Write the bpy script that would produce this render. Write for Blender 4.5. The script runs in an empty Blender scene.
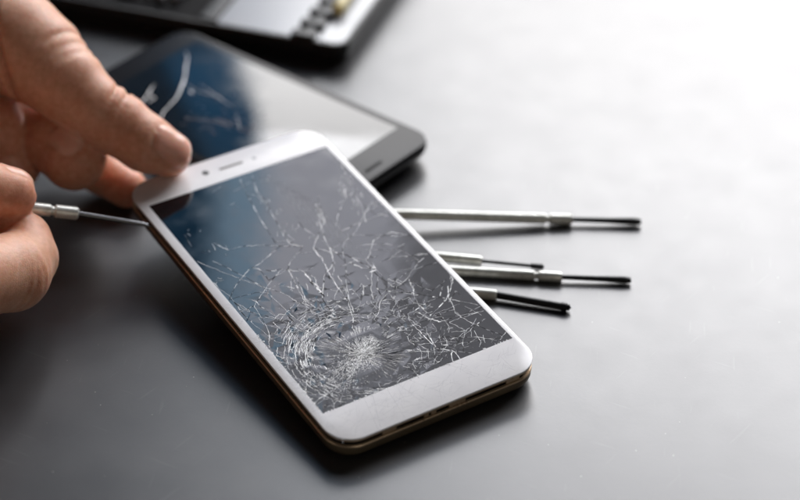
import bpy, bmesh, math, random
import numpy as np
from mathutils import Vector, Matrix
from mathutils.geometry import delaunay_2d_cdt

random.seed(7); np.random.seed(7)
S = 0.001                                   # everything below is written in millimetres
scn = bpy.context.scene
C = scn.collection

# ------------------------------------------------------------------ camera
CH, CP, CF = 427.94, math.radians(54.452), 2111.96      # height, pitch, focal length in 800-px pixels
CY = -CH*math.tan(CP)
def at(px, py, z=0.0):
    """world point (mm) at height z that the photograph shows at px,py"""
    rx, ry, rz = px-400., 250.-py, -CF
    c, s = math.cos(CP), math.sin(CP)
    d = Vector((rx, c*ry-s*rz, s*ry+c*rz))
    t = (z-CH)/d.z
    return Vector((d.x*t, CY+d.y*t, CH+d.z*t))
cam = bpy.data.cameras.new('camera'); cam_o = bpy.data.objects.new('camera', cam); C.objects.link(cam_o)
cam_o.location = (0, CY*S, CH*S); cam_o.rotation_euler = (CP, 0, 0)
cam.sensor_width = 36; cam.lens = CF/800*36; cam.clip_start = .02; cam.clip_end = 50
cam.dof.use_dof = True
FOCUS = at(400, 345, 10)
cam.dof.focus_distance = ((FOCUS-Vector((0, CY, CH))).dot(Vector((0, math.sin(CP), -math.cos(CP)))))*S
cam.dof.aperture_fstop = 5.9
cam.dof.aperture_blades = 0
scn.camera = cam_o

# ------------------------------------------------------------------ materials
def mat(name, col=(.5,.5,.5), rough=.5, metal=0., spec=.5, **kw):
    m = bpy.data.materials.new(name); m.use_nodes = True
    b = m.node_tree.nodes['Principled BSDF']
    b.inputs['Base Color'].default_value = (*col, 1)
    b.inputs['Roughness'].default_value = rough
    b.inputs['Metallic'].default_value = metal
    b.inputs['Specular IOR Level'].default_value = spec
    for k, v in kw.items():
        b.inputs[k.replace('_', ' ')].default_value = v
    return m
def nodes(m):
    nt = m.node_tree
    return nt, nt.nodes, nt.links, nt.nodes['Principled BSDF']
def coords(m, scale=1.0, kind='Object'):
    nt, N, L, b = nodes(m)
    tc = N.new('ShaderNodeTexCoord'); mp = N.new('ShaderNodeMapping')
    mp.inputs['Scale'].default_value = (scale,)*3 if not isinstance(scale, tuple) else scale
    L.new(tc.outputs[kind], mp.inputs[0]); return mp.outputs[0]
def noise(m, vec, scale, detail=4, rough=.5):
    nt, N, L, b = nodes(m)
    n = N.new('ShaderNodeTexNoise'); n.inputs['Scale'].default_value = scale
    n.inputs['Detail'].default_value = detail; n.inputs['Roughness'].default_value = rough
    L.new(vec, n.inputs['Vector']); return n.outputs['Fac']
def ramp(m, fac, stops):
    nt, N, L, b = nodes(m)
    r = N.new('ShaderNodeValToRGB'); e = r.color_ramp.elements
    while len(e) < len(stops): e.new(.5)
    for el, (p, c) in zip(e, stops):
        el.position = p; el.color = (*c, 1) if isinstance(c, tuple) else (c, c, c, 1)
    L.new(fac, r.inputs[0]); return r.outputs[0]
def mix(m, fac, a, b_, mode='MIX'):
    nt, N, L, b = nodes(m)
    x = N.new('ShaderNodeMix'); x.data_type = 'RGBA'; x.blend_type = mode
    for sock, v in ((x.inputs[0], fac), (x.inputs[6], a), (x.inputs[7], b_)):
        if hasattr(v, 'is_linked'): L.new(v, sock)
        elif isinstance(v, tuple): sock.default_value = (*v, 1)
        else: sock.default_value = v
    return x.outputs[2]
def bump(m, h, dist, strength=1.0, prev=None):
    nt, N, L, b = nodes(m)
    x = N.new('ShaderNodeBump'); x.inputs['Strength'].default_value = strength
    x.inputs['Distance'].default_value = dist
    L.new(h, x.inputs['Height'])
    if prev is not None: L.new(prev, x.inputs['Normal'])
    L.new(x.outputs[0], b.inputs['Normal']); return x.outputs[0]
def link(m, out, inp):
    nt, N, L, b = nodes(m); L.new(out, b.inputs[inp])

# table: dark grey satin laminate, slightly mottled and scuffed
M_table = mat('table_laminate', (.03,.03,.032), .42, spec=1.0, IOR=1.53)
v = coords(M_table, 1.0)
n1 = noise(M_table, v, 9, 6, .6); n2 = noise(M_table, v, 60, 5, .6); n3 = noise(M_table, v, 900, 2, .5)
c1 = ramp(M_table, n1, [(.3, (.026,.026,.029)), (.7, (.04,.04,.043))])
c2 = mix(M_table, .35, c1, ramp(M_table, n2, [(.35, (.02,.02,.022)), (.75, (.055,.055,.058))]))
nt, N, L, b = nodes(M_table)
vor = N.new('ShaderNodeTexVoronoi'); vor.inputs['Scale'].default_value = 140; L.new(v, vor.inputs['Vector'])
speck = ramp(M_table, vor.outputs['Distance'], [(.022, 1.0), (.036, 0.0)])
c3 = mix(M_table, speck, c2, (.28,.27,.25))
# long faint scratches: very stretched noise, thresholded, in two directions
scr = None
for ang, sc in ((.5, (45, 650, 1)), (-.9, (38, 600, 1)), (1.7, (50, 620, 1))):
    tc = N.new('ShaderNodeTexCoord'); mr = N.new('ShaderNodeMapping'); mr.inputs['Rotation'].default_value = (0, 0, ang)
    ms = N.new('ShaderNodeMapping'); ms.inputs['Scale'].default_value = sc
    L.new(tc.outputs['Object'], mr.inputs[0]); L.new(mr.outputs[0], ms.inputs[0])
    nn = noise(M_table, ms.outputs[0], 1.0, 1, .4)
    s_ = ramp(M_table, nn, [(.72, 0.0), (.76, 1.0)])
    scr = s_ if scr is None else mix(M_table, 1.0, scr, s_, 'ADD')
c4 = mix(M_table, mix(M_table, 1.0, scr, (.3,.3,.3), 'MULTIPLY'), c3, (.085,.085,.085))
link(M_table, c4, 'Base Color')
r1 = ramp(M_table, n1, [(.35, .36), (.65, .375)])
r2 = mix(M_table, .2, r1, ramp(M_table, n2, [(.3, .28), (.7, .46)]))
link(M_table, r2, 'Roughness')
bp = bump(M_table, n3, .00003, .4)
bump(M_table, n2, .00012, .2, bp)

M_white = mat('white_glass', (.80,.79,.80), .2, spec=.4)
v = coords(M_white); n = noise(M_white, v, 160, 4)
link(M_white, ramp(M_white, n, [(.3, (.80,.79,.81)), (.7, (.87,.86,.87))]), 'Base Color')
M_disp = mat('display_glass', (.006,.007,.010), .05, spec=.55)
v = coords(M_disp); n = noise(M_disp, v, 120, 5)
link(M_disp, ramp(M_disp, n, [(.35, .03), (.75, .12)]), 'Roughness')
bump(M_disp, noise(M_disp, v, 18, 3), .0004, .2)
MILK = True
M_disp_b = mat('dark_display_glass', (.006,.008,.011), .07, spec=.45)
v = coords(M_disp_b); n = noise(M_disp_b, v, 60, 5)
link(M_disp_b, ramp(M_disp_b, n, [(.35, .05), (.75, .16)]), 'Roughness')
M_bezel_b = mat('dark_bezel', (.012,.012,.014), .24, spec=.09)
M_plastic = mat('black_plastic', (.010,.010,.012), .38, spec=.4)
bump(M_plastic, noise(M_plastic, coords(M_plastic), 1500, 2), .00003, .5)
M_crackw = mat('crushed_glass', (.97,.97,.98), .35, spec=.8)
M_crackb = mat('crack_void', (.004,.004,.005), .6, spec=.1)
M_crackg = mat('hairline_in_white', (.40,.40,.43), .3)
M_hair = mat('hairline_in_display', (.70,.71,.74), .35)
M_gold = mat('gold_metal', (.42,.29,.17), .36, metal=.45)
link(M_gold, ramp(M_gold, noise(M_gold, coords(M_gold), 90, 5), [(.3, (.50,.37,.25)), (.7, (.68,.52,.36))]), 'Base Color')
link(M_gold, ramp(M_gold, noise(M_gold, coords(M_gold), 300, 3), [(.3, .24), (.7, .42)]), 'Roughness')
M_shell = mat('bronze_shell', (.085,.068,.045), .42, metal=.3)
link(M_shell, ramp(M_shell, noise(M_shell, coords(M_shell), 70, 5), [(.3, (.11,.085,.055)), (.7, (.18,.14,.092))]), 'Base Color')
M_inner = mat('inner_frame_black', (.012,.010,.009), .5)
M_silver = mat('satin_aluminium', (.70,.70,.66), .32, metal=.35)
link(M_silver, ramp(M_silver, noise(M_silver, coords(M_silver), 400, 4), [(.3, (.55,.56,.52)), (.7, (.82,.82,.78))]), 'Base Color')
M_steel = mat('dark_steel', (.016,.016,.018), .4, metal=.3)
M_shaft = mat('bright_steel', (.16,.16,.17), .25, metal=1.)
M_greytray = mat('grey_tray', (.42,.43,.46), .30, spec=.8)
link(M_greytray, ramp(M_greytray, noise(M_greytray, coords(M_greytray), 40, 4), [(.3, .26), (.7, .36)]), 'Roughness')
M_case = mat('case_black', (.011,.011,.012), .42, spec=.4)
bump(M_case, noise(M_case, coords(M_case), 900, 2), .00005, .5)
M_yellow = mat('yellow_handle', (.75,.62,.27), .3)
M_cloth = mat('sleeve_cloth', (.04,.045,.06), .9, spec=.2)
bump(M_cloth, noise(M_cloth, coords(M_cloth), 700, 3), .0003, .7)

M_skin = mat('skin', (.58,.33,.23), .46, spec=.4)
nt, N, L, b = nodes(M_skin)
b.inputs['Subsurface Weight'].default_value = .7
b.inputs['Subsurface Radius'].default_value = (1.0, .28, .13)
b.inputs['Subsurface Scale'].default_value = .005
v = coords(M_skin)
at_n = N.new('ShaderNodeAttribute'); at_n.attribute_name = 'nail'
at_r = N.new('ShaderNodeAttribute'); at_r.attribute_name = 'flush'
nA = noise(M_skin, v, 70, 5, .6); nB = noise(M_skin, v, 420, 4, .6)
base = ramp(M_skin, nA, [(.3, (.76,.36,.22)), (.7, (.88,.51,.35))])
base = mix(M_skin, mix(M_skin, 1.0, at_r.outputs['Fac'], (.6,.6,.6), 'MULTIPLY'), base, (.60,.17,.09))
base = mix(M_skin, .3, base, ramp(M_skin, nB, [(.4, (.36,.16,.10)), (.65, (.68,.42,.31))]))
base = mix(M_skin, at_n.outputs['Fac'], base, (.80,.46,.35))
link(M_skin, base, 'Base Color')
rr = ramp(M_skin, nB, [(.3, .38), (.7, .55)])
link(M_skin, mix(M_skin, at_n.outputs['Fac'], rr, (.24,.24,.24)), 'Roughness')
# fine skin relief: cells plus lines running round the fingers
vc = N.new('ShaderNodeTexVoronoi'); vc.feature = 'DISTANCE_TO_EDGE'; vc.inputs['Scale'].default_value = 900
L.new(v, vc.inputs['Vector'])
hgt = ramp(M_skin, vc.outputs['Distance'], [(0, 0.0), (.12, 1.0)])
inv = N.new('ShaderNodeMath'); inv.operation = 'SUBTRACT'; inv.inputs[0].default_value = 1.0
L.new(at_n.outputs['Fac'], inv.inputs[1])
h2 = mix(M_skin, 1.0, hgt, inv.outputs[0], 'MULTIPLY')
bp = bump(M_skin, h2, .00005, .5)
bump(M_skin, nB, .0003, .35, bp)

# ------------------------------------------------------------------ object helpers
def obj(name, bm, m, parent=None, smooth=True, M=None, angle=35):
    me = bpy.data.meshes.new(name)
    bm.normal_update(); bm.to_mesh(me); bm.free()
    for mm in (m if isinstance(m, list) else [m]): me.materials.append(mm)
    if smooth:
        me.polygons.foreach_set('use_smooth', [not (len(p.vertices) > 4 or (name == 'front_panel' and p.normal.z > .9999)) for p in me.polygons])
        try: me.set_sharp_from_angle(angle=math.radians(angle))
        except Exception: pass
    o = bpy.data.objects.new(name, me); C.objects.link(o)
    if parent: o.parent = parent
    if M is not None: o.matrix_basis = M
    return o
def tag(o, label=None, cat=None, group=None, kind=None):
    for k, val in (('label', label), ('category', cat), ('group', group), ('kind', kind)):
        if val: o[k] = val
    return o
def empty(name, loc=(0,0,0), M=None):
    o = bpy.data.objects.new(name, None); C.objects.link(o); o.empty_display_size = .01
    if M is not None: o.matrix_basis = M
    else: o.location = loc
    return o
def rrect(x0, x1, y0, y1, r, n=10):
    pts = []
    for cx, cy, a0 in ((x1-r, y1-r, 0), (x0+r, y1-r, 90), (x0+r, y0+r, 180), (x1-r, y0+r, 270)):
        for i in range(n+1):
            a = math.radians(a0+90*i/n); pts.append((cx+r*math.cos(a), cy+r*math.sin(a)))
    return pts
def loft(bm, rings, cap0=True, cap1=True):
    """rings: lists of 3-D mm points with the same count"""
    vs = [[bm.verts.new(Vector(p)*S) for p in r] for r in rings]
    n = len(vs[0])
    for a, b_ in zip(vs, vs[1:]):
        for i in range(n): bm.faces.new((a[i], a[(i+1)%n], b_[(i+1)%n], b_[i]))
    if cap0: bm.faces.new(list(reversed(vs[0])))
    if cap1: bm.faces.new(vs[-1])
    return vs
def slab(x0, x1, y0, y1, r, z0, z1, bot=0.3, top=0.3, steps=4, n=10, bm=None):
    """rounded-rectangle slab with rounded lower (bot) and upper (top) edges"""
    bm = bm or bmesh.new(); rings = []
    def ring(ins, z):
        return [(x, y, z) for x, y in rrect(x0+ins, x1-ins, y0+ins, y1-ins, max(r-ins, .2), n)]
    for i in range(steps+1):
        a = math.pi/2*i/steps; rings.append(ring(bot*(1-math.sin(a)), z0+bot*(1-math.cos(a))))
    for i in range(steps+1):
        a = math.pi/2*i/steps; rings.append(ring(top*(1-math.cos(a)), z1-top+top*math.sin(a)))
    loft(bm, rings); return bm
def rod(bm, prof, a, b_, seg=20, phase=0., flat=None):
    """lathe profile [(t_mm, radius_mm)] along a->b"""
    a = Vector(a); d = (Vector(b_)-a).normalized()
    u = d.cross(Vector((0,0,1))); u = (u if u.length > .01 else Vector((1,0,0))).normalized(); w = u.cross(d)
    rings = []
    for pr in prof:
        t, r = pr[0], pr[1]; sx = pr[2] if len(pr) > 2 else 1; sz = pr[3] if len(pr) > 3 else 1
        rings.append([a+d*t+u*(r*sx*math.cos(q))+w*(r*sz*math.sin(q)) for q in [phase+2*math.pi*i/seg for i in range(seg)]])
    loft(bm, rings)
def box(bm, x0, x1, y0, y1, z0, z1, M=None):
    pts = [(x, y, z) for z in (z0, z1) for x, y in ((x0,y0),(x1,y0),(x1,y1),(x0,y1))]
    if M is not None: pts = [M@Vector(p) for p in pts]
    vs = [bm.verts.new(Vector(p)*S) for p in pts]
    for f in ((3,2,1,0),(4,5,6,7),(0,1,5,4),(1,2,6,5),(2,3,7,6),(3,0,4,7)): bm.faces.new([vs[i] for i in f])
def frame(origin, ex, ey, ez):
    M = Matrix.Identity(4)
    for i, e in enumerate((ex, ey, ez)):
        for j in range(3): M[j][i] = e[j]
    for j in range(3): M[j][3] = origin[j]
    return M

# ------------------------------------------------------------------ table
bm = slab(-900, 900, -600, 900, 6, -30, 0, 2, 2)
tag(obj('table_top', bm, M_table), kind='structure')

# ------------------------------------------------------------------ white smartphone
W, LEN, T = 76.0, 145.74, 8.5
yaw, tilt = math.radians(122.27), math.radians(4.728)
ax = Vector((math.cos(yaw)*math.cos(tilt), math.sin(yaw)*math.cos(tilt), math.sin(tilt)))
aw = Vector((math.sin(yaw), -math.cos(yaw), 0)); an = aw.cross(ax)
P0 = Vector((13.35, -93.67, 0.15))
MP = frame(P0, aw, ax, an)
MPm = MP.copy(); MPm.translation = P0*S
def onphone(px, py, z=T):
    """local (x, y) mm on the phone's face for a photograph point"""
    o = Vector((0, CY, CH)); d = at(px, py, 0)-o
    q = P0+an*z; t = (q-o).dot(an)/d.dot(an); p = MP.inverted()@(o+d*t)
    return (p.x, p.y)
phone = empty('smartphone', M=MPm)
tag(phone, 'white smartphone with shattered screen and prised up front, held at one corner', 'smartphone')
# shell with a gold rim
bm = bmesh.new(); rings = []
def rr_ring(ins, z, r=9.5): return [(x, y, z) for x, y in rrect(-W/2+ins, W/2-ins, ins, LEN-ins, r-ins, 12)]
for ins, z in ((3.2,0),(1.9,.25),(.9,.9),(.3,1.8),(.05,2.8),(0,3.9),(.05,4.4),(.12,4.6)): rings.append(rr_ring(ins, z))
loft(bm, rings)
obj('back_shell', bm, M_shell, phone)
bm = bmesh.new()
rings = [rr_ring(.12, 4.6), rr_ring(-.05, 4.72), rr_ring(-.05, 5.0), rr_ring(.15, 5.25), rr_ring(.9, 5.25), rr_ring(1.0, 4.61)]
loft(bm, rings, False, False)
obj('metal_rim', bm, M_gold, phone)
bm = slab(-W/2+1.5, W/2-1.5, 1.5, LEN-1.5, 8, 4.62, 7.05, .1, .1)
chassis = obj('inner_frame', bm, M_inner, phone)
# metal contacts seen in the gap along the lower end
for (xa, xb) in ((-22,-17),(-6.8,-5.2),(-4.2,-2.4),(2.5,8.5),(24,29)):
    bm = bmesh.new(); box(bm, xa, xb, .6, 1.6, 5.4, 6.95); obj('contact', bm, M_gold, chassis)
# front panel with a window for the display
dTL, dTR, dBL, dBR = onphone(147.4,204), onphone(325,149), onphone(321.5,412.5), onphone(517,338)
dx0 = (dTL[0]+dBL[0])/2; dx1 = (dTR[0]+dBR[0])/2; dy1 = (dTL[1]+dTR[1])/2; dy0 = (dBL[1]+dBR[1])/2
print('display rect', dx0, dx1, dy0, dy1, dTL, dTR, dBL, dBR)
# lower front frame of the panel (gold plastic bead under the glass)
bm = slab(-W/2+.15, W/2-.15, .15, LEN-.15, 9.2, 7.06, 7.75, .15, .1)
obj('panel_bead', bm, M_gold, phone)
bm = bmesh.new()
nC = 12
outer = [rr_ring(i, z) for i, z in ((.25,7.76),(0,7.9),(0,8.25),(.12,8.43),(.35,8.5))]
top = loft(bm, outer, True, False)[-1]
hole = [bm.verts.new(Vector((x, y, 8.5))*S) for x, y in ((dx1,dy1),(dx0,dy1),(dx0,dy0),(dx1,dy0))]
hole_b = [bm.verts.new(Vector((x, y, 8.3))*S) for x, y in ((dx1,dy1),(dx0,dy1),(dx0,dy0),(dx1,dy0))]
k = nC+1
for c in range(4):
    arc = top[c*k:(c+1)*k]
    for i in range(nC): bm.faces.new((arc[i], arc[i+1], hole[c]))
    nx = top[((c+1)*k) % (4*k)]
    bm.faces.new((arc[-1], nx, hole[(c+1)%4], hole[c]))
    bm.faces.new((hole[c], hole[(c+1)%4], hole_b[(c+1)%4], hole_b[c]))
panel = obj('front_panel', bm, M_white, phone, angle=25)

# impact centre and crack field, in millimetres on the face
ic = Vector(onphone(362, 354)); print('impact', ic)
def inside(p, e=.15): return dx0+e < p[0] < dx1-e and dy0+e < p[1] < dy1-e
# crushed glass scatters light: the pane is milky round the impact
nt, N, L, b = nodes(M_disp)
tc = N.new('ShaderNodeTexCoord'); vd = N.new('ShaderNodeVectorMath'); vd.operation = 'DISTANCE'
vd.inputs[1].default_value = ((ic.x-2)*S, ic.y*S, 8.47*S); L.new(tc.outputs['Object'], vd.inputs[0])
fall = ramp(M_disp, vd.outputs['Value'], [(0, .4), (.009, .3), (.017, .14), (.026, .04), (.045, 0.0)])
mk = mix(M_disp, 1.0, fall, ramp(M_disp, noise(M_disp, coords(M_disp), 700, 5, .7), [(.35, .15), (.7, 1.0)]), 'MULTIPLY')
link(M_disp, mix(M_disp, mk, (.006,.007,.010), (.30,.31,.35)), 'Base Color')
# display: real shards. The cracked zone is a fine irregular triangulation whose corners sit at slightly different heights.
pts = [(dx0,dy0),(dx1,dy0),(dx1,dy1),(dx0,dy1)]
for i in range(1, 12): pts += [(dx0+(dx1-dx0)*i/12, dy0), (dx0, dy0+(dy1-dy0)*i/12), (dx1, dy0+(dy1-dy0)*i/12)]
web = []
def dens(p):
    d = (Vector(p)-ic).length
    side = 1.0 if p[0] > ic.x-18 else .55
    if d < 12: return .05
    return side*(.95*math.exp(-((d-22)/17)**2) + .10*math.exp(-((d-55)/25)**2)) + .005
tries = 0
while len(web) < 1100 and tries < 90000:
    tries += 1
    p = (random.uniform(dx0+.6, dx1-.6), random.uniform(dy0+.6, dy1-.6))
    if random.random() < dens(p): web.append(p)
mindist = [p for i, p in enumerate(web) if all((Vector(p)-Vector(q)).length > .8 for q in web[:i])]
web = mindist
res = delaunay_2d_cdt([Vector(p) for p in pts+web], [], [], 0, 1e-4)
dv, de, df = res[0], res[1], res[2]
bm = bmesh.new(); vs = []
for p in dv:
    d = (p-ic).length
    edge = not inside(p, .3)
    amp = 0 if edge else .055*math.exp(-(d/38)**2)+.003
    vs.append(bm.verts.new(Vector((p.x, p.y, 8.47+random.uniform(-amp, amp)))*S))
for f in df:
    try: bm.faces.new([vs[i] for i in f])
    except ValueError: pass
bmesh.ops.recalc_face_normals(bm, faces=bm.faces)
for f in bm.faces:
    if f.normal.z < 0: f.normal_flip()
disp = obj('display', bm, M_disp, phone, smooth=False)

def ribbon(bm, pts2, w, z=8.5, h=.01, taper=True):
    """thin raised ridge (triangular section) along a 2-D polyline in mm"""
    n = len(pts2)
    if n < 2: return
    P = [Vector(p) for p in pts2]; rows = []
    for i in range(n):
        t = (P[min(i+1, n-1)]-P[max(i-1, 0)]);
        if t.length < 1e-6: return
        t.normalize(); nn = Vector((-t.y, t.x))
        k = i/(n-1); ww = w*(.25+.75*math.sin(math.pi*min(max(k, .04), .96))) if taper else w
        ww *= random.uniform(.7, 1.25)*1.12
        l = P[i]+nn*ww/2; r = P[i]-nn*ww/2
        rows.append([bm.verts.new(Vector((l.x, l.y, z-.01))*S), bm.verts.new(Vector((P[i].x, P[i].y, z+h))*S), bm.verts.new(Vector((r.x, r.y, z-.01))*S)])
    for a, b_ in zip(rows, rows[1:]):
        bm.faces.new((a[0], a[1], b_[1], b_[0])); bm.faces.new((a[1], a[2], b_[2], b_[1]))
def glint(pts2, w, pw=.25, pb=.3, step=.8, amp=.2):
    """one continuous fine fracture line with glints painted in as white pieces, and black pieces between"""
    q = jagline(pts2, step, amp)
    ribbon(H_, q, random.uniform(.07, .13), 8.495, .006, False)
    i = 0
    while i < len(q)-1:
        n = random.choice((1,1,2,3)); seg = q[i:i+n+1]; i += n
        u = random.random()
        if len(seg) > 1 and u < pw: ribbon(W_, seg, w*random.uniform(.45, 1.15), 8.5, .008, False)
        elif len(seg) > 1 and u < pw+pb: ribbon(B_, seg, w*random.uniform(.5, 1.3), 8.5, .008, False)
def jag(a, b_, step=1.6, amp=.28):
    a, b_ = Vector(a), Vector(b_); d = b_-a; n = max(1, int(d.length/step))
    nn = Vector((-d.y, d.x)).normalized() if d.length > 0 else Vector((0,0))
    out = [a]
    for i in range(1, n): out.append(a+d*(i/n)+nn*random.uniform(-amp, amp)*min(step, d.length/n)*1.2)
    return out+[b_]
def jagline(p, step=1.6, amp=.35):
    out = []
    for a, b_ in zip(p, p[1:]):
        j = jag(a, b_, step, amp); out += j[:-1]
    return out+[Vector(p[-1])]
W_, B_, G_, H_ = bmesh.new(), bmesh.new(), bmesh.new(), bmesh.new()     # white, black, grey lines
def clipin(p): return Vector((min(max(p[0], dx0+.05), dx1-.05), min(max(p[1], dy0+.05), dy1-.05)))
# 1 impact: fine rays of very uneven length, strongest on the far side, and a crushed patch running to the near left
ex_ = (Vector(onphone(370, 354))-Vector(onphone(360, 354)))/10; ey_ = (Vector(onphone(362, 349))-Vector(onphone(362, 359)))/10
bund = [random.uniform(0, 2*math.pi) for _ in range(40)]
def ray_at(th, rpx):       # th: direction seen from above with the burst wider than deep
    return ic+(ex_*math.cos(th)*rpx+ey_*math.sin(th)*rpx*.62)
for i in range(1500):
    th = random.gauss(random.choice(bund), .04) if random.random() < .5 else random.uniform(0, 2*math.pi)
    up = math.sin(th); wgt = .28+.72*max(0, up+.25)/1.25
    if math.cos(th) > .5: wgt = max(wgt, .6)
    if random.random() > wgt: continue
    lim = 47+6*math.sin(2*th+.6)+4*math.sin(5*th)
    r0 = random.choice([abs(random.gauss(0, 9)), random.uniform(12, 40), random.uniform(24, 44)])
    r1 = min(r0+random.uniform(2, 15), lim+random.uniform(-6, 3))
    if r1 < r0+1.5: continue
    p = [ray_at(th+random.uniform(-.012,.012), r0), ray_at(th+random.uniform(-.015,.015), (r0+r1)/2), ray_at(th+random.uniform(-.015,.015), r1)]
    if all(inside(q) for q in p): ribbon(W_ if random.random() < .82 else B_, p, random.uniform(.05, .14))
pa, pb_ = Vector(onphone(376, 334)), Vector(onphone(334, 394))
for i in range(3000):
    t = random.betavariate(1.4, 2.2); wd = 3.4+2.5*t
    c = pa.lerp(pb_, t)+Vector((random.gauss(0, wd*.6), random.gauss(0, wd*.6))); l = random.uniform(.12, .6); a2 = random.uniform(0, 6.3)
    q = Vector((l*math.cos(a2), l*math.sin(a2)))
    if inside(c+q) and inside(c): ribbon(W_ if random.random() < .72 else B_, [c, c+q*.5+Vector((random.uniform(-.08,.08), random.uniform(-.08,.08))), c+q], random.uniform(.04, .17), 8.5, .01, False)
for i in range(900):   # dust and splinters strewn over the whole broken end
    r = random.uniform(6, 42); a = random.uniform(0, 2*math.pi); c = ic+Vector((math.cos(a)*r, math.sin(a)*r)); l = random.uniform(.15, .9)
    if random.random() > math.exp(-r/26): continue
    a2 = a+math.pi/2+random.gauss(0, .6); q = Vector((l*math.cos(a2), l*math.sin(a2)))
    if inside(c+q) and inside(c): ribbon(W_ if random.random() < .75 else B_, [c, c+q], random.uniform(.05, .2))
# 2 rings round the burst, densest on the left and the far side
for i in range(420):
    r = random.choice([random.gauss(17.5, 1.0), random.gauss(20.5, 1.4), random.uniform(15, 28)])
    a0 = math.radians(random.gauss(150, 45)); span = random.uniform(.04, .26)
    p = []
    for j in range(7):
        a = a0+span*(j/6-.5); rr_ = r+random.uniform(-.22, .22)
        p.append(ic+Vector((math.cos(a), math.sin(a)))*rr_)
    if all(inside(q) for q in p): ribbon(W_ if random.random() < .8 else B_, p, random.uniform(.05, .24))
for i in range(36):
    r = random.gauss(18, 2); a0 = random.uniform(0, 2*math.pi); span = random.uniform(.1, .35)
    p = [ic+Vector((math.cos(a0+span*j/5), math.sin(a0+span*j/5)))*(r+random.uniform(-.3,.3)) for j in range(6)]
    if all(inside(q) for q in p): ribbon(random.choice([W_, B_]), p, random.uniform(.06, .16))
# 3 web of shards: broken rings and spokes round the impact, with finer cracks between
rad_ = [17, 19.2, 21.5, 24, 27, 30.5, 34.5, 39.5, 45.5, 53]
NS = 44; sp = [2*math.pi*i/NS+random.uniform(-.05, .05) for i in range(NS)]
node = {}
for i, rr_ in enumerate(rad_):
    for j in range(NS):
        k = (rad_[i+1]-rr_) if i < len(rad_)-1 else 6
        a = sp[j]+random.uniform(-.07, .07); r_ = rr_+random.uniform(-.42, .42)*k
        node[i, j] = ic+Vector((math.cos(a), math.sin(a)))*r_
for i in range(len(rad_)):
    keep = [.85,.8,.8,.7,.62,.5,.42,.3,.2,.12][i]
    for j in range(NS):
        a = node[i, j]; b_ = node[i, (j+1)%NS]
        if inside(a) and inside(b_) and random.random() < keep*.8: glint([a, b_], random.uniform(.09, .2))
        if i+1 < len(rad_):
            c_ = node[i+1, (j+random.choice((0,0,0,1,-1)))%NS]
            if inside(a) and inside(c_) and random.random() < keep*.75: glint([a, c_], random.uniform(.08, .2))
for e in de:
    a, b_ = dv[e[0]], dv[e[1]]
    if not (inside(a, .3) and inside(b_, .3)): continue
    m_ = (a+b_)/2; d = (m_-ic).length; L_ = (a-b_).length
    if L_ > 12 or d < 15: continue
    if random.random() < (.22 if d < 32 else .06): glint([a, b_], random.uniform(.06, .13), .3, .3)
# long fractures running out from the impact to the margins of the pane, some of them forking
def runner(p, a, L_, w):
    pts_ = [p.copy()]
    while L_ > 0:
        a += random.gauss(0, .16); st = random.uniform(1.6, 3.4); L_ -= st
        q = pts_[-1]+Vector((math.cos(a), math.sin(a)))*st
        if not inside(q):
            e_ = Vector(pts_[-1]); dd = Vector((math.cos(a), math.sin(a))); g_ = []
            for k_ in range(60):
                e_ = e_+dd*.5
                if abs(e_.x) > W/2-.5 or e_.y < .6 or e_.y > LEN-.6: break
                if not inside(e_, -.1): g_.append(e_.copy())
            if len(g_) > 2: ribbon(G_, jagline(g_[::3]+[g_[-1]], 1.2, .2), random.uniform(.09, .16), 8.5, .008, False)
            break
        pts_.append(q)
        if random.random() < .10 and L_ > 10: runner(q, a+random.choice((-1, 1))*random.uniform(.4, .9), L_*.5, w*.8)
    if len(pts_) > 1: glint(pts_, w, .3, .26, .9, .16)
for i in range(26):
    a = 2*math.pi*i/26+random.uniform(-.1, .1); d0 = random.uniform(15, 19)
    p = ic+Vector((math.cos(a), math.sin(a)))*d0
    if inside(p): runner(p, a, random.uniform(18, 50) if math.sin(a) < .5 else random.uniform(30, 95), random.uniform(.12, .24))
# 4 cracks traced one by one
def T_(pts, kind, w, sub=None):
    q = [clipin(onphone(*p)) for p in pts]
    if kind != 'g' and len(pts) > 2: return glint(q, w*.85, .6 if kind == 'w' else .2, .12 if kind == 'w' else .6)
    q = jagline(q, 1.5, .35)
    ribbon({'w': W_, 'b': B_, 'g': G_}[kind], q, w*.8)
T_([(243,246),(262,245),(281,246),(303,247)], 'b', .22); T_([(288,244),(303,246)], 'w', .35)
T_([(313,248),(322,258)], 'w', .5); T_([(315,248),(321,252)], 'b', .4)
T_([(333,252),(347,255),(356,260),(366,265),(373,270),(378,276)], 'b', .36)
T_([(350,262),(362,268),(374,268)], 'w', .5); T_([(372,262),(376,270),(370,272)], 'w', .55)
T_([(380,262),(392,257),(410,256),(428,254)], 'b', .2); T_([(414,255),(427,254)], 'w', .25)
T_([(372,270),(371,290),(374,303)], 'w', .16); T_([(378,276),(377,288),(382,296)], 'b', .28)
T_([(352,294),(362,287),(371,285)], 'b', .3); T_([(388,291),(403,293),(418,295)], 'b', .36)
T_([(266,270),(274,271),(282,269)], 'b', .3); T_([(252,268),(262,271)], 'w', .25); T_([(288,269),(300,271)], 'w', .25)
T_([(304,272),(311,281),(318,289),(324,296)], 'w', .75); T_([(318,287),(325,297)], 'b', .6); T_([(310,278),(321,293)], 'w', .5)
T_([(325,264),(328,272),(330,279)], 'w', .4); T_([(326,270),(328,278)], 'b', .3)
T_([(338,276),(345,288),(349,300),(354,312)], 'w', .24); T_([(333,282),(341,292),(347,299)], 'w', .3); T_([(347,297),(350,303)], 'b', .5)
T_([(252,300),(259,305)], 'w', .35); T_([(254,306),(262,318),(267,328),(269,335)], 'w', .16)
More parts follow.
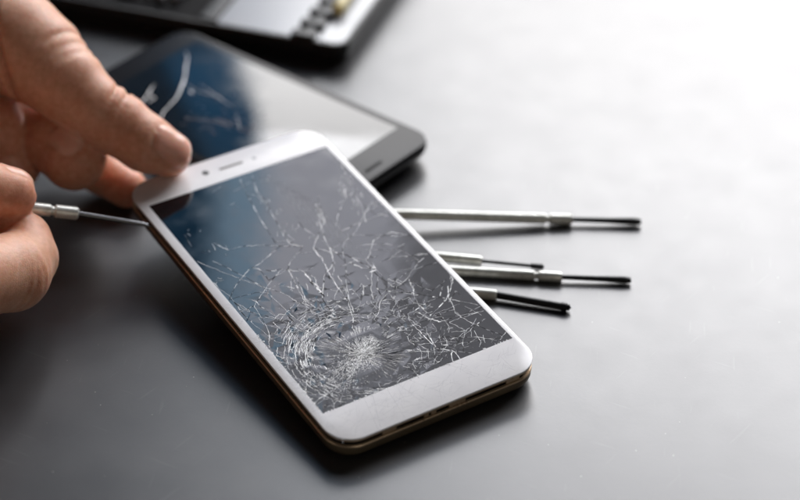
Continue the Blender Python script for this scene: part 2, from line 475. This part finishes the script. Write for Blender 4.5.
T_([(273,320),(279,314),(287,315)], 'w', .22); T_([(273,322),(282,330),(289,324),(288,316)], 'w', .2)
T_([(288,316),(294,322)], 'b', .5); T_([(294,314),(312,311),(318,309)], 'w', .15)
T_([(304,294),(310,304)], 'w', .15); T_([(306,283),(308,290)], 'w', .2)
T_([(449,271),(453,279),(451,288),(448,297),(453,306),(455,313)], 'w', .24)
T_([(443,281),(442,290),(440,296)], 'w', .26); T_([(409,279),(413,288),(414,295)], 'w', .22); T_([(423,282),(421,292)], 'b', .3)
for sx, sy, ex, ey in ((412,324,436,348),(436,348,452,350),(430,316,446,300),(446,300,448,286),(452,350,461,360),(414,310,440,322),(452,350,455,364),(425,330,442,356),(438,322,452,318),(455,312,462,318)):
    T_([(sx,sy),((sx+ex)/2+random.uniform(-3,3),(sy+ey)/2+random.uniform(-3,3)),(ex,ey)], 'w', .3)
for ln in ([(252,176),(257,192),(266,201),(273,216),(281,229),(288,242),(303,247)], [(240,179),(250,200),(262,222),(276,243)], [(344,160),(347,178),(354,192),(362,207),(366,222)],
           [(354,192),(344,200),(338,214),(336,226)], [(364,205),(375,214),(388,216)], [(318,196),(320,208),(324,222),(318,236),(313,248)], [(340,232),(360,222),(385,213)],
           [(313,248),(333,252)], [(322,258),(327,270),(335,283),(347,299),(354,314),(352,328)], [(378,276),(392,286),(409,292),(430,296),(455,300),(478,305)],
           [(303,247),(290,262),(288,269),(296,285),(304,300),(318,309)], [(243,246),(228,250),(214,243)], [(250,268),(236,285),(229,300)], [(269,335),(262,352),(270,362)],
           [(366,265),(374,240),(392,232),(412,236)], [(412,324),(400,310),(388,291),(377,288)], [(455,313),(470,322),(488,330),(505,336)], [(462,318),(478,312),(486,305)],
           [(436,348),(458,344),(480,340),(500,338)], [(430,316),(418,304),(414,295)], [(282,269),(268,285),(254,306),(240,312)], [(318,309),(330,318),(346,322)], [(280,246),(262,262),(252,268)]):
    glint([clipin(onphone(*p)) for p in ln], .2, .34, .3)
def cluster(cx, cy, rx, ry, n, w=.3, kind='w'):
    for i in range(n):
        x = random.gauss(cx, rx*.45); y = random.gauss(cy, ry*.45); a = random.gauss(math.radians(60), .9)
        l = random.uniform(1.5, 4.5)
        T_([(x, y), (x+l*math.cos(a), y+l*math.sin(a))], kind, random.uniform(.35, 1.0)*w)
cluster(344, 186, 9, 14, 34, .5); cluster(356, 200, 10, 10, 22, .45); cluster(319, 212, 3, 12, 14, .45)
cluster(324, 218, 3, 6, 8, .45); cluster(372, 206, 7, 6, 8, .4); cluster(265, 178, 14, 5, 8, .35)
cluster(265, 200, 6, 4, 3, .4); cluster(277, 211, 4, 5, 5, .35); cluster(284, 230, 5, 8, 9, .35)
cluster(294, 229, 4, 5, 5, .35); cluster(314, 238, 3, 3, 3, .4); cluster(225, 246, 3, 7, 5, .35)
cluster(190, 232, 12, 6, 4, .3); cluster(204, 251, 8, 3, 4, .3); cluster(232, 204, 6, 3, 3, .3)
cluster(217, 280, 4, 4, 6, .35); cluster(440, 335, 20, 16, 24, .3); cluster(445, 335, 30, 22, 26, .25, 'b')
cluster(400, 305, 25, 14, 8, .25); cluster(400, 308, 30, 14, 26, .3, 'b'); cluster(330, 296, 22, 14, 12, .3)
cluster(272, 212, 5, 7, 5, .35, 'b'); cluster(337, 405, 12, 4, 12, .4, 'b'); cluster(300, 385, 12, 10, 10, .3)
cluster(490, 338, 18, 8, 8, .25); cluster(470, 345, 20, 10, 14, .3, 'b'); cluster(282, 345, 10, 12, 12, .3, 'b')
# long curved hairlines inside the pane (fans)
for k_ in range(9):
    x = 268+k_*4; T_([(x, 175+k_*2), (x+22+k_*3, 208+k_*3), (x+34+k_*5, 224+k_*6)], 'g', .09)
obj('faint_crack', H_, M_hair, disp, smooth=False); obj('white_crack', W_, M_crackw, disp, smooth=False); obj('black_crack', B_, M_crackb, disp, smooth=False)
# hairlines in the white border along the lower end and the left edge
for i in range(190):
    x = random.uniform(-W/2+2, W/2-2); y = random.uniform(1.2, dy0-.6)
    a = random.gauss(.5, .9); l = random.uniform(1.5, 8)
    p = [(x, y)];
    for j in range(4):
        a += random.uniform(-.35, .35); p.append((p[-1][0]+l/4*math.cos(a), p[-1][1]+l/4*math.sin(a)))
    if all(-W/2+2.5 < q[0] < W/2-2.5 and 1 < q[1] < dy0-.2 for q in p): ribbon(G_, p, random.uniform(.07, .17), 8.5, .008)
obj('hairline_crack', G_, M_crackg, panel, smooth=False); G2 = bmesh.new()
for i in range(60):
    y = random.uniform(3, 75); p = [(-W/2+random.uniform(.6,1.2), y), (-W/2+random.uniform(1.6,3), y+random.uniform(-3,3)), (dx0-.1, y+random.uniform(-3,3))]
    ribbon(G2, p, random.uniform(.06, .16), 8.5, .01)
obj('hairline_crack', G2, M_crackg, panel, smooth=False)
# small chips where the pane has broken along its lower and left margin
bm = bmesh.new()
for i in range(110):
    if random.random() < .5: c = Vector((random.uniform(dx0, dx1), dy0+random.gauss(0, .25)))
    else: c = Vector((dx0+random.gauss(0, .35), dy0+random.uniform(0, 42)))
    r = random.uniform(.15, .5); z = 8.49
    vv = [bm.verts.new(Vector((c.x+r*random.uniform(.5,1)*math.cos(q), c.y+r*random.uniform(.5,1)*math.sin(q), z))*S) for q in (0,1.3,2.6,3.9,5.2)]
    apex = bm.verts.new(Vector((c.x, c.y, z+random.uniform(.08,.22)))*S)
    for j in range(5): bm.faces.new((vv[j], vv[(j+1)%5], apex))
obj('glass_chips', bm, M_crackw, disp, smooth=False)
# camera, earpiece, sensor
def disc(name, px, py, r, m, par, z=8.5):
    x, y = onphone(px, py); bm = bmesh.new()
    rod(bm, [(0, r), (.06, r), (.08, r*.8)], (x, y, z-.02), (x, y, z+1), 24); return obj(name, bm, m, par)
disc('front_camera', 205.5, 173, 1.25, M_inner, panel)
disc('proximity_sensor', 254, 158, .8, M_crackg, panel)
M_inner2 = mat('grille_grey', (.16,.15,.15), .6)
e0, e1 = onphone(219, 169.5), onphone(243, 162)
bm = slab(e0[0], e1[0], (e0[1]+e1[1])/2-.55, (e0[1]+e1[1])/2+.55, .5, 8.49, 8.53, .01, .01)
obj('earpiece', bm, M_inner2, panel)

# ------------------------------------------------------------------ black smartphone underneath
R1 = at(436.8, 137.5, 8.6); T1 = at(183, 27, 8.6)
ux = (R1-T1); BL_ = ux.length; ux.normalize(); uy = Vector((-ux.y, ux.x, 0)); BW = 68.
MB_ = frame(Vector((T1.x, T1.y, .05)), ux, uy, Vector((0,0,1))); MBm = MB_.copy(); MBm.translation *= S
print('black phone len', BL_)
bp_ = empty('smartphone', M=MBm)
tag(bp_, 'black smartphone lying under the white one, with a cracked glossy screen', 'smartphone')
bm = bmesh.new(); rings = []
for ins, z in ((9,0),(6,.4),(3,1.6),(1.2,3.2),(.3,5),(0,6.3),(.0,7.2),(.3,7.7)):
    rings.append([(x, y, z) for x, y in rrect(ins, BL_-ins, -BW+ins, -ins, max(9-ins*.6, 2), 10)])
loft(bm, rings); obj('back_cover', bm, M_plastic, bp_)
bm = slab(.4, BL_-.4, -BW+.4, -.4, 8.6, 7.71, 8.6, .1, .35); bz = obj('bezel', bm, M_bezel_b, bp_)
bm = slab(12, BL_-15.5, -BW+4, -4, .6, 8.55, 8.66, .02, .04); bd = obj('display', bm, M_disp_b, bp_)
def onblack(px, py, z=8.66):
    p = MB_.inverted()@at(px, py, z+.05); return (p.x, p.y)
bm = bmesh.new()
for pts_, w in (([(187,52),(187,62),(185,72),(184,82),(178,96),(166,109),(158,122)], .55), ([(154,84),(149,93),(143,101),(136,104)], .5), ([(149,93),(155,98),(148,103)], .45),
               ([(200,84),(215,95),(235,108)], .35), ([(185,118),(215,122),(245,128),(258,130)], .25), ([(190,90),(193,94)], .8), ([(236,112),(240,130),(252,132)], .2), ([(215,118),(232,124)], .25), ([(183,82),(200,92),(222,98)], .3)):
    q = [Vector(onblack(*p)) for p in pts_]; q = [Vector(p) for p in jagline(q, 1.5, .2)]
    ribbon(bm, q, w, 8.67, .08)
for i in range(60):
    x, y = random.gauss(222, 20), random.gauss(120, 8); q = Vector(onblack(x, y)); a = random.uniform(-.5, .8)
    ribbon(bm, [q, q+Vector((math.cos(a), math.sin(a)))*random.uniform(.6, 2.5)], random.uniform(.12, .4), 8.67, .05)
obj('white_crack', bm, M_crackw, bd, smooth=False)
s0, s1 = Vector(onblack(365, 172)), Vector(onblack(382, 161)); sm = (s0+s1)/2
bm = slab(sm.x-.8, sm.x+.8, sm.y-4.6, sm.y+4.6, .7, 8.59, 8.63, .01, .01)
obj('speaker_slot', bm, M_crackb, bz)

# ------------------------------------------------------------------ precision screwdrivers
def driver(name, label, hs, he, te, tip, rad, srad, group=None, hl=None, cat='screwdriver', neck=True, shaft_m=None):
    """hs: where the handle leaves the covering phone, he: collar end, te: blade tip (mm)"""
    hs, he, te = Vector(hs), Vector(he), Vector(te)
    d = (te-he).normalized(); hd = (hs-he).normalized(); Lh = hl; Ls = (te-he).length
    root = empty(name, loc=he*S); R = Matrix.Translation(-he)
    tag(root, label, cat, group)
    def lo(p): return p-he
    A = lo(he)+hd*Lh; Bp = Vector((0,0,0))
    bm = bmesh.new(); r = rad
    prof = [(0, r*.5), (.4, r*.85), (1.2, r), (3.0, r), (3.3, r*.8), (5, r*.8), (5.4, r)]
    n = int((Lh-22)/1.0)
    for i in range(n): prof += [(6+i, r*1.0), (6.45+i, r*.95)]
    prof += [(Lh-15.5, r), (Lh-12.5, r)]
    if neck: prof += [(Lh-9.6, r), (Lh-9.2, r*.72), (Lh-8.2, r*.72), (Lh-7.8, r*1.04)]
    prof += [(Lh-.6, r*1.04), (Lh, r*.8)]
    rod(bm, prof, A, Bp, 24); obj('handle', bm, M_silver, root)
    bm = bmesh.new(); q = srad
    if tip == 'flat':
        prof = [(-1, q*.8), (Ls*.5, q*.95), (Ls*.9, q*1.25), (Ls*.96, q*1.3, 1, .8), (Ls, q*1.25, 1, .6)]
    elif tip == 'cross':
        prof = [(-1, q), (Ls*.86, q), (Ls*.87, q*1.15), (Ls*.94, q*1.1), (Ls*.955, q*.7), (Ls*.97, q*.95), (Ls, q*.1)]
    elif tip == 'thin':
        prof = [(-1, q), (Ls*.78, q), (Ls*.80, q*1.6), (Ls*.97, q*1.7), (Ls, q*1.2, 1, .5)]
    else:
        prof = [(-1, q*1.1), (Ls*.55, q*.95), (Ls*.86, q*.9), (Ls*.95, q*.95, 1, .5), (Ls, q*.7, 1, .25)]
    rod(bm, prof, Bp, lo(te), 20); obj('shaft', bm, shaft_m or M_steel, root)
    return root
grp = None
rr1 = 1.75
driver('screwdriver', 'longest silver screwdriver, farthest from the viewer, its flat blade reaching furthest right', at(402,214.5,5.0), at(572,219.5,1.9), at(641,221.5,1.6), 'flat', 1.85, 1.1, hl=76)
driver('screwdriver', 'silver screwdriver with the thinnest and shortest dark shaft, second from the back', at(440,257,2.4), at(482,261,2.2), at(544,267,1.2), 'thin', 1.7, .6, hl=52, neck=False)
driver('screwdriver', 'silver screwdriver with a ringed collar and flat black blade, second from the front', at(462,271,1.7), at(562,277,1.7), at(631,280,1.4), 'flat', 1.7, 1.0, hl=52)
driver('screwdriver', 'silver screwdriver nearest the viewer with a thick black pointed cross shaft', at(476,293,1.8), at(497,295,1.8), at(571,308,1.5), 'cross', 1.75, 1.3, hl=30, neck=False)
# the one held in the hand, prising the white phone's edge
tipP = MP@Vector((-W/2+.6, onphone(158,223,7.0)[1], 6.55))
colP = at(78, 213.5, 25); backP = at(20, 207, 31)
driver('screwdriver', 'screwdriver held between finger and thumb with its blade prising the white phone', backP, colP, tipP, 'pry', 2.15, .85, hl=70, shaft_m=M_shaft)

# ------------------------------------------------------------------ tool case
cR = at(345, 47.5, 9.2)
cd = Vector((-.945, .327, 0)).normalized(); cs_ = Vector((.327, .945, 0))
cs_ = Vector((-cd.y*-1, -cd.x, 0)).normalized()
if cs_.y < 0: cs_ = -cs_
cx_ = -cd                                             # local +x to the right, +y away
MCs = frame(Vector((cR.x, cR.y, .05)), cx_, cs_, Vector((0,0,1))); MCm = MCs.copy(); MCm.translation *= S; MCm = MCm @ Matrix.Diagonal((1, 1, .66, 1))
case = empty('tool_case', M=MCm)
tag(case, 'open black plastic tool case with grey tray at the back of the table', 'tool case')
CL, CD, HH = 260., 105., 14.
bm = bmesh.new()
o_ = [[(x, y, z) for x, y in rrect(-CL+i, -i, i, CD-i, 6, 8)] for i, z in ((2.2,0),(1,1.2),(.4,5),(0,12.8),(.2,HH-.3),(.4,HH),(1.4,HH),(1.7,HH-.5),(2,9.5))]
loft(bm, o_); obj('case_shell', bm, M_case, case)
def oncase(px, py, z):
    p = MCs.inverted()@at(px, py, z*.66); return p.x, p.y
# grey tray insert on the right part, dark divider, dark tray on the left
xL = oncase(213, 27, 12)[0]; xM = oncase(292, 40, 12)[0]
bm = slab(xL, -2.2, 2.2, CD-2.4, 3, 9.6, 13.3, .3, .6); tray = obj('tray', bm, M_greytray, case)
bm = slab(-CL+6, xL-9, 5, CD-5, 3, 9.6, 10.6, .3, .3); tray2 = obj('bit_tray', bm, mat('matt_black', (.008,.008,.009), .75, spec=.1), case)
bm = slab(xL-8, xL-1, 4.5, CD-5, 1, 9.6, 13.2, .3, .5); obj('divider', bm, M_case, case)
M_steel2 = mat('dull_steel', (.12,.12,.13), .35, metal=.7)
# toothed black clip strip
bm = bmesh.new()
x0c, y0c = oncase(292, 38, 14)
for i in range(9):
    yy = y0c+i*9.5
    slab(x0c-1+i*.4, x0c+9+i*.4, yy, yy+5, 1, 13.32, 17.2, .2, .8, bm=bm)
    slab(x0c+3+i*.4, x0c+7+i*.4, yy+4.2, yy+10.2, .8, 13.33, 16, .2, .5, bm=bm)
obj('clip_strip', bm, M_case, case)
# bits lying in the left tray
base_bit = None
labels = ['blurred steel bit standing out brightest beside the thumb knuckle in the case', None]
k_ = 0
for i, px in enumerate((62, 80, 98, 114, 126, 141, 158, 172)):
    x, y = oncase(px, 4, 12)
    p = MCs@Vector((x, 12+(i%3)*1.5, 9.1)); q = p+cs_*24+cx_*(2 if i%2 else -2)
    bt = bmesh.new(); r = 1.9
    rod(bt, [(0, r*.5), (.5, r), (12, r), (12.4, r*.6), (22, r*.55), (24, r*.15)], (0,0,0), q-p, 6 if i%2 else 14)
    o = obj('screwdriver_bit', bt, M_silver if i == 1 else M_steel2, None, smooth=False); o.location = p*S
    o['group'] = 'steel bits in the left bay of the tool case'
    o['label'] = 'brightest steel bit near the left end of the open tool case' if i == 1 else 'small dull steel bit lying in the dark left bay of the open tool case'; o['category'] = 'screwdriver bit'
ya = at(337, 11, 11.6); yb = at(352, -12, 11.6)
th = empty('small_screwdriver', loc=ya*S); tag(th, 'small yellow handled tool lying in the grey tray of the case', 'screwdriver')
bm = bmesh.new(); d = yb-ya; Ld = 34
rod(bm, [(0, 1.2), (.6, 2.3), (2, 2.7), (10, 2.5), (13, 2.1), (15, 2.6), (Ld, 2.5), (Ld+.8, 1.6)], (0,0,0), d, 18); obj('handle', bm, M_yellow, th)
bm = bmesh.new(); dn_ = d.normalized(); rod(bm, [(0, .8), (26, .8), (28, .3)], dn_*(Ld+.5), dn_*(Ld+2), 12); obj('shaft', bm, M_steel, th)

# ------------------------------------------------------------------ hands
def surface_nets(F, org, h):
    """isosurface of the 3-D array F at 0, one vertex per crossed cell"""
    s = F < 0
    c = [s[i:F.shape[0]-1+i, j:F.shape[1]-1+j, k:F.shape[2]-1+k] for i in (0,1) for j in (0,1) for k in (0,1)]
    cnt = sum(x.astype(np.int8) for x in c); act = (cnt > 0) & (cnt < 8)
    idx = -np.ones(act.shape, np.int64); cells = np.argwhere(act); idx[act] = np.arange(len(cells))
    acc = np.zeros((len(cells), 3)); num = np.zeros(len(cells))
    corner = [(i, j, k) for i in (0,1) for j in (0,1) for k in (0,1)]
    vals = {q: F[cells[:,0]+q[0], cells[:,1]+q[1], cells[:,2]+q[2]] for q in corner}
    for a in corner:
        for ax_ in range(3):
            if a[ax_] == 1: continue
            b2 = list(a); b2[ax_] = 1; b2 = tuple(b2)
            va, vb = vals[a], vals[b2]; m_ = (va < 0) != (vb < 0)
            t = va/(va-vb+1e-12)
            p = np.array(a, float)[None, :].repeat(len(cells), 0); p[:, ax_] += t
            acc[m_] += p[m_]; num[m_] += 1
    V = (cells+acc/num[:, None])*h+org
    Q = []
    for ax_ in range(3):
        a = [slice(1,-1)]*3; b2 = [slice(1,-1)]*3
        a[ax_] = slice(0, F.shape[ax_]-1); b2[ax_] = slice(1, F.shape[ax_])
        sa, sb = s[tuple(a)], s[tuple(b2)]; off = np.array([1,1,1]); off[ax_] = 0
        E_ = np.argwhere(sa != sb); flip = sa[tuple(E_.T)]; E_ = E_+off
        u, w = [(1,2),(2,0),(0,1)][ax_]
        q = []
        for du, dw in ((0,0),(-1,0),(-1,-1),(0,-1)):
            z = E_.copy(); z[:, u] += du; z[:, w] += dw; q.append(idx[z[:,0], z[:,1], z[:,2]])
        q = np.stack(q, 1); q[~flip] = q[~flip][:, ::-1]; Q.append(q)
    Q = np.concatenate(Q); return V, Q[(Q >= 0).all(1)]
def smin(a, b_, k):
    h_ = np.clip(.5+.5*(b_-a)/k, 0, 1); return b_*(1-h_)+a*h_-k*h_*(1-h_)
def cone(P, a, b_, ra, rb, flat=None):
    a, b_ = np.array(a), np.array(b_); d = b_-a; t = np.clip(((P-a)@d)/(d@d), 0, 1)
    q = P-a-t[..., None]*d
    if flat is not None:
        n_ = np.array(flat[0]); n_ = n_/np.linalg.norm(n_); q = q+(q@n_)[..., None]*n_*(flat[1]-1)
    return np.linalg.norm(q, axis=-1)-(ra+(rb-ra)*t)
def build_hand(name, fingers, palm, nails, creases, h=.95):
    allp = np.array([p for ch in fingers+[palm] for p, r in ch]); rmax = 32
    lo_, hi_ = allp.min(0)-rmax, allp.max(0)+rmax
    n_ = ((hi_-lo_)/h).astype(int)+1
    g = [lo_[i]+h*np.arange(n_[i]) for i in range(3)]
    out = np.empty(n_, np.float32)
    for i0 in range(0, n_[0], 24):
        X, Y, Z = np.meshgrid(g[0][i0:i0+24], g[1], g[2], indexing='ij'); P = np.stack([X, Y, Z], -1)
        fu = None
        for ch in fingers:
            f = None
            for (a, ra), (b_, rb) in zip(ch, ch[1:]):
                c_ = cone(P, a, b_, ra, rb); f = c_ if f is None else smin(f, c_, 3.0)
            fu = f if fu is None else smin(fu, f, .9)
        pm = None
        for (a, ra), (b_, rb) in zip(palm, palm[1:]):
            c_ = cone(P, a, b_, ra, rb); pm = c_ if pm is None else smin(pm, c_, 12)
        F = smin(fu, pm, 7)
        for (c0, axd, dorsal, wid, dep, R_) in creases:     # short grooves across a joint
            q = P-np.array(c0); axd_ = np.array(axd)/np.linalg.norm(axd); do = np.array(dorsal)/np.linalg.norm(dorsal)
            t = q@axd_; d_ = q@do; rad2 = np.linalg.norm(q, axis=-1)
            F = F+dep*np.exp(-(t/wid)**2)*np.clip(d_/R_*1.6-.3, 0, 1)*(rad2 < R_*1.9)
        for (a, tipc, r, dorsal) in nails:
            a_, t_ = np.array(a), np.array(tipc); axd_ = (t_-a_)/np.linalg.norm(t_-a_); do = np.array(dorsal); do = do-axd_*(do@axd_); do /= np.linalg.norm(do)
            sd = np.cross(axd_, do); q = P-t_; u = q@axd_; v_ = q@sd; w = q@do
            e = rbox(u-(.05*r), v_, .86*r, .68*r, .5*r)
            m_ = (w > .15*r) & (np.linalg.norm(q, axis=-1) < 2.4*r)
            F = F+np.where(m_, .85*np.exp(-((e-.2)/.6)**2)-np.where(e < 0, .25, 0)*np.clip(-e/.8, 0, 1), 0)
        out[i0:i0+24] = F
    V, Q = surface_nets(out, lo_, h)
    # smooth a little
    nb = [np.zeros_like(V) for _ in range(1)]
    for it in range(2):
        acc = np.zeros_like(V); cn = np.zeros(len(V))
        for i in range(4):
            j = (i+1)%4; np.add.at(acc, Q[:, i], V[Q[:, j]]); np.add.at(acc, Q[:, j], V[Q[:, i]])
            np.add.at(cn, Q[:, i], 1); np.add.at(cn, Q[:, j], 1)
        V = V*.6+.4*acc/np.maximum(cn, 1)[:, None]
    org = allp[0].copy(); org[2] = 0
    me = bpy.data.meshes.new(name); Vl = (V-org)*S
    me.vertices.add(len(V)); me.vertices.foreach_set('co', Vl.astype(np.float32).ravel())
    me.loops.add(Q.size); me.loops.foreach_set('vertex_index', Q.ravel().astype(np.int32))
    me.polygons.add(len(Q)); me.polygons.foreach_set('loop_start', np.arange(0, Q.size, 4, dtype=np.int32))
    me.update(calc_edges=True); me.validate()
    me.polygons.foreach_set('use_smooth', [True]*len(me.polygons))
    nail = np.zeros(len(V)); flush = np.zeros(len(V))
    for (a, tipc, r, dorsal) in nails:
        a_, t_ = np.array(a), np.array(tipc); axd_ = (t_-a_)/np.linalg.norm(t_-a_); do = np.array(dorsal); do = do-axd_*(do@axd_); do /= np.linalg.norm(do)
        sd = np.cross(axd_, do); q = V-t_; u = q@axd_; v_ = q@sd; w = q@do
        e = rbox(u-(.05*r), v_, .86*r, .68*r, .5*r); m_ = (w > .15*r) & (np.linalg.norm(q, axis=-1) < 2.4*r)
        nail = np.maximum(nail, np.where(m_, np.clip(-e/.7+.2, 0, 1), 0))
    for ch in fingers:
        for j, wt in ((-1, 1.0), (-2, .35), (-3, .45)):
            if len(ch) >= -j:
                p, r = ch[j]; flush = np.maximum(flush, wt*np.exp(-(np.linalg.norm(V-np.array(p), axis=1)/(r*1.3))**2))
    for nm, arr in (('nail', nail), ('flush', flush)):
        at_ = me.attributes.new(nm, 'FLOAT', 'POINT'); at_.data.foreach_set('value', arr.astype(np.float32))
    me.materials.append(M_skin)
    o = bpy.data.objects.new(name, me); C.objects.link(o); o.location = org*S
    return o, org
def rbox(u, v_, a, b_, r):
    qx, qy = np.abs(u)-a+r, np.abs(v_)-b_+r
    return np.hypot(np.maximum(qx, 0), np.maximum(qy, 0))+np.minimum(np.maximum(qx, qy), 0)-r
def J(px, py, z, r): return (tuple(at(px, py, z)), r)
TOCAM = (Vector((0, CY, CH))-at(100, 150, 20)).normalized(); UPC = Vector((0, math.cos(CP), math.sin(CP))); RT = Vector((1, 0, 0))

thumb = [J(-40,0,64,19), J(14,42,58,18), J(40,60,54,16), J(64,82,50,13.4), J(90,106,44,11.2), J(115,122,38.5,10.8), J(145,143,32.5,9.7), J(168,153,28.6,8.3)]
index = [J(-75,45,52,13), J(-10,92,36,10), J(55,132,19,9), J(100,170,10,8), J(127,188,7.5,7.2)]
middle = [J(-85,100,48,13), J(-12,114,32,10.5), J(28,130,24,10), J(57,143,26,10.9), J(74,158,25,11.5)]
ring = [J(-95,120,50,12.5), J(-45,120,40,11), J(-8,126,32,10), J(4,142,26,9.8), J(14,165,18,9.6)]
little = [J(-110,150,48,11), J(-70,155,36,9.5), J(-40,170,24,8.5), J(-28,190,15,8)]
palm = [J(-35,0,60,20), J(-90,40,54,18), J(-95,90,52,17), J(-110,135,46,14), J(-150,90,50,19), J(-190,60,52,20), J(-100,40,54,20), J(-220,50,54,20), J(-300,30,56,25), J(-380,15,58,28)]
dT = TOCAM*.95+UPC*.45+RT*.4
nl = [(thumb[-2][0], thumb[-1][0], 9.0, tuple(dT)), (middle[-2][0], middle[-1][0], 7.4, tuple(TOCAM*1.0-RT*.25+UPC*.7)), (ring[-2][0], ring[-1][0], 7.0, tuple(TOCAM-RT*.4+UPC*.5))]
axT = Vector(thumb[5][0])-Vector(thumb[4][0])
cr = []
for o_, dep in ((-4.6,.5),(-2.4,.8),(-.4,1.0),(1.6,.8),(4.0,.5)):
    c = Vector(thumb[5][0])+axT.normalized()*(o_-2); cr.append((tuple(c), tuple(axT.normalized()+UPC*random.uniform(-.25,.25)), tuple(UPC*.8+RT*.5+TOCAM*.5), .65, dep, 10.8))
axM = Vector(thumb[3][0])-Vector(thumb[2][0])
for o_, dep in ((0,.9),(5,.6),(9,.7)):
    c = Vector(thumb[3][0])+axM.normalized()*(o_-8); cr.append((tuple(c), tuple(axM), tuple(UPC+RT*.6), 1.2, dep, 14))
# deep fold between the thumb root and the hand
c = Vector(at(9, 45, 56)); cr.append((tuple(c), tuple(RT*1.0+UPC*.22), tuple(TOCAM), 1.0, 3.0, 18))
hand1, org1 = build_hand('left_hand', [thumb, index, middle, ring, little], palm, nl, cr)
tag(hand1, 'left hand pressing its thumb on the white phone corner, other fingers curled beneath', 'hand')

thumb2 = [J(-165,255,60,16), J(-110,205,56,13), J(-55,184,50,10.5), J(-20,188,44,9.3), J(10,194,38.5,8.8)]
index2 = [J(-150,310,50,14.5), J(-60,285,36,13.2), J(12,272,23,12.4), J(26,258,22,10), J(23,240,24,8.8), J(2,224,27,7.6), J(-10,218,29,7)]
middle2 = [J(-160,340,46,13.5), J(-95,330,32,12), J(-50,305,24,10.5), J(-32,280,20,9), J(-30,255,20,8.5)]
ring2 = [J(-175,375,38,12.5), J(-110,380,24,11), J(-70,360,14,9.5), J(-60,330,13,8.5)]
little2 = [J(-195,400,30,11), J(-140,405,18,9.5), J(-110,390,12,8.5), J(-105,370,12,8)]
palm2 = [J(-165,262,56,17), J(-160,300,50,18), J(-165,340,44,17), J(-185,375,36,15), J(-230,350,42,19), J(-250,310,48,20), J(-180,290,50,18), J(-320,350,46,22), J(-400,395,46,27)]
nl2 = [(thumb2[-2][0], thumb2[-1][0], 8.8, tuple(UPC*1.1-TOCAM*.2))]
cr2 = []
axI = Vector(index2[2][0])-Vector(index2[1][0])
for o_, dep in ((-5,.35),(-2,.5),(1,.5),(4.4,.4)):
    c = Vector(index2[2][0])+axI.normalized()*o_; cr2.append((tuple(c), tuple(axI+UPC*random.uniform(-12,12)), tuple(TOCAM-UPC*.3), .6, dep, 12))
hand2, org2 = build_hand('right_hand', [thumb2, index2, middle2, ring2, little2], palm2, nl2, cr2)
tag(hand2, 'right hand pinching the small silver screwdriver at the left edge of the frame', 'hand')
def sleeve(a, b_, r, parent, org):
    a, b_ = Vector(a), Vector(b_); d = (b_-a).normalized(); bm = bmesh.new(); Ld = (b_-a).length+60
    prof = [(0, r*.9), (0, r), (1, r+.8), (8, r+.6), (9, r+.1)]
    for i in range(12): prof.append((10+i*(Ld-12)/11, r+random.uniform(-.5, 1.8)+i*.3))
    u = a-Vector(org); rod(bm, prof, u, u+d*10, 36); obj('sleeve', bm, M_cloth, parent)
sleeve(palm[-2][0], palm[-1][0], 30, hand1, org1); sleeve(palm2[-2][0], palm2[-1][0], 29, hand2, org2)

# ------------------------------------------------------------------ light: one large window beyond the table, its dimmer upper part, blue sky sliver at its left
def area(name, az, el, dist, w, h_, L_, col, target=(0,0,0)):
    l = bpy.data.lights.new(name, 'AREA'); l.shape = 'RECTANGLE'; l.size = w; l.size_y = h_
    l.energy = L_*w*h_*math.pi; l.color = col
    o = bpy.data.objects.new(name, l); C.objects.link(o)
    a, e = math.radians(az), math.radians(el)
    p = Vector((math.sin(a)*math.cos(e), math.cos(a)*math.cos(e), math.sin(e)))*dist
    o.location = p+Vector(target); o.rotation_euler = (-p).to_track_quat('-Z', 'Y').to_euler()
    return o
WY = 2.0      # the window wall stands 2 m beyond the phones
def pane(name, az0, az1, el0, el1, L_, col):
    x0, x1 = WY*math.tan(math.radians(az0)), WY*math.tan(math.radians(az1))
    z0, z1 = WY*math.tan(math.radians(el0)), WY*math.tan(math.radians(el1))
    l = bpy.data.lights.new(name, 'AREA'); l.shape = 'RECTANGLE'; l.size = x1-x0; l.size_y = z1-z0
    l.energy = L_*(x1-x0)*(z1-z0)*math.pi; l.color = col
    o = bpy.data.objects.new(name, l); C.objects.link(o)
    o.location = ((x0+x1)/2, WY, (z0+z1)/2); o.rotation_euler = (math.radians(90), 0, math.radians(180))
    o.rotation_euler = Vector((0, -1, 0)).to_track_quat('-Z', 'Y').to_euler()
    return o
pane('lower_window_light', -4.8, 46, 9, 30, 7.4, (1,.985,.98))
pane('window_light', -4.8, 46, 30, 39.8, 13.8, (.99,.985,1))
pane('upper_window_light', -2.0, 4.5, 40, 47, 4.0, (.88,.89,1))
pane('top_window_light', -2.0, 4.5, 47, 56, 2.0, (.88,.90,1))
pane('upper_middle_window_light', 4.5, 21, 40, 56, 1.5, (.92,.92,1))
pane('upper_side_window_light', 21, 50, 40, 56, 10, (.95,.96,1))
pane('pale_sky_light', -4.4, -2.0, 40, 56, 3.2, (.50,.75,1))
pane('blue_sky_light', -10, -4.8, 18, 39.9, .85, (.06,.40,.85))
pane('deep_blue_sky_light', -10, -4.4, 40, 56, .55, (.03,.36,.75))
pane('dim_blue_sky_light', -16, -10, 18, 56, .10, (.15,.45,.8))
area('end_fill_light', 150, 16, 1.4, .9, .6, .8, (1,.90,.76))  # added fill, no lamp of the room: lifts the phone's lower end
area('side_fill_light', 238, 20, 1.6, .8, .6, .5, (1,.85,.68))  # second added fill, weaker, to bring out the phone's left edge

w = bpy.data.worlds.new('World'); scn.world = w; w.use_nodes = True
w.node_tree.nodes['Background'].inputs[0].default_value = (.9,.92,1,1)
w.node_tree.nodes['Background'].inputs[1].default_value = .02

scn.view_settings.view_transform = 'Standard'; scn.view_settings.look = 'None'
scn.view_settings.exposure = 0; scn.view_settings.gamma = 1
scn.cycles.use_denoising = True
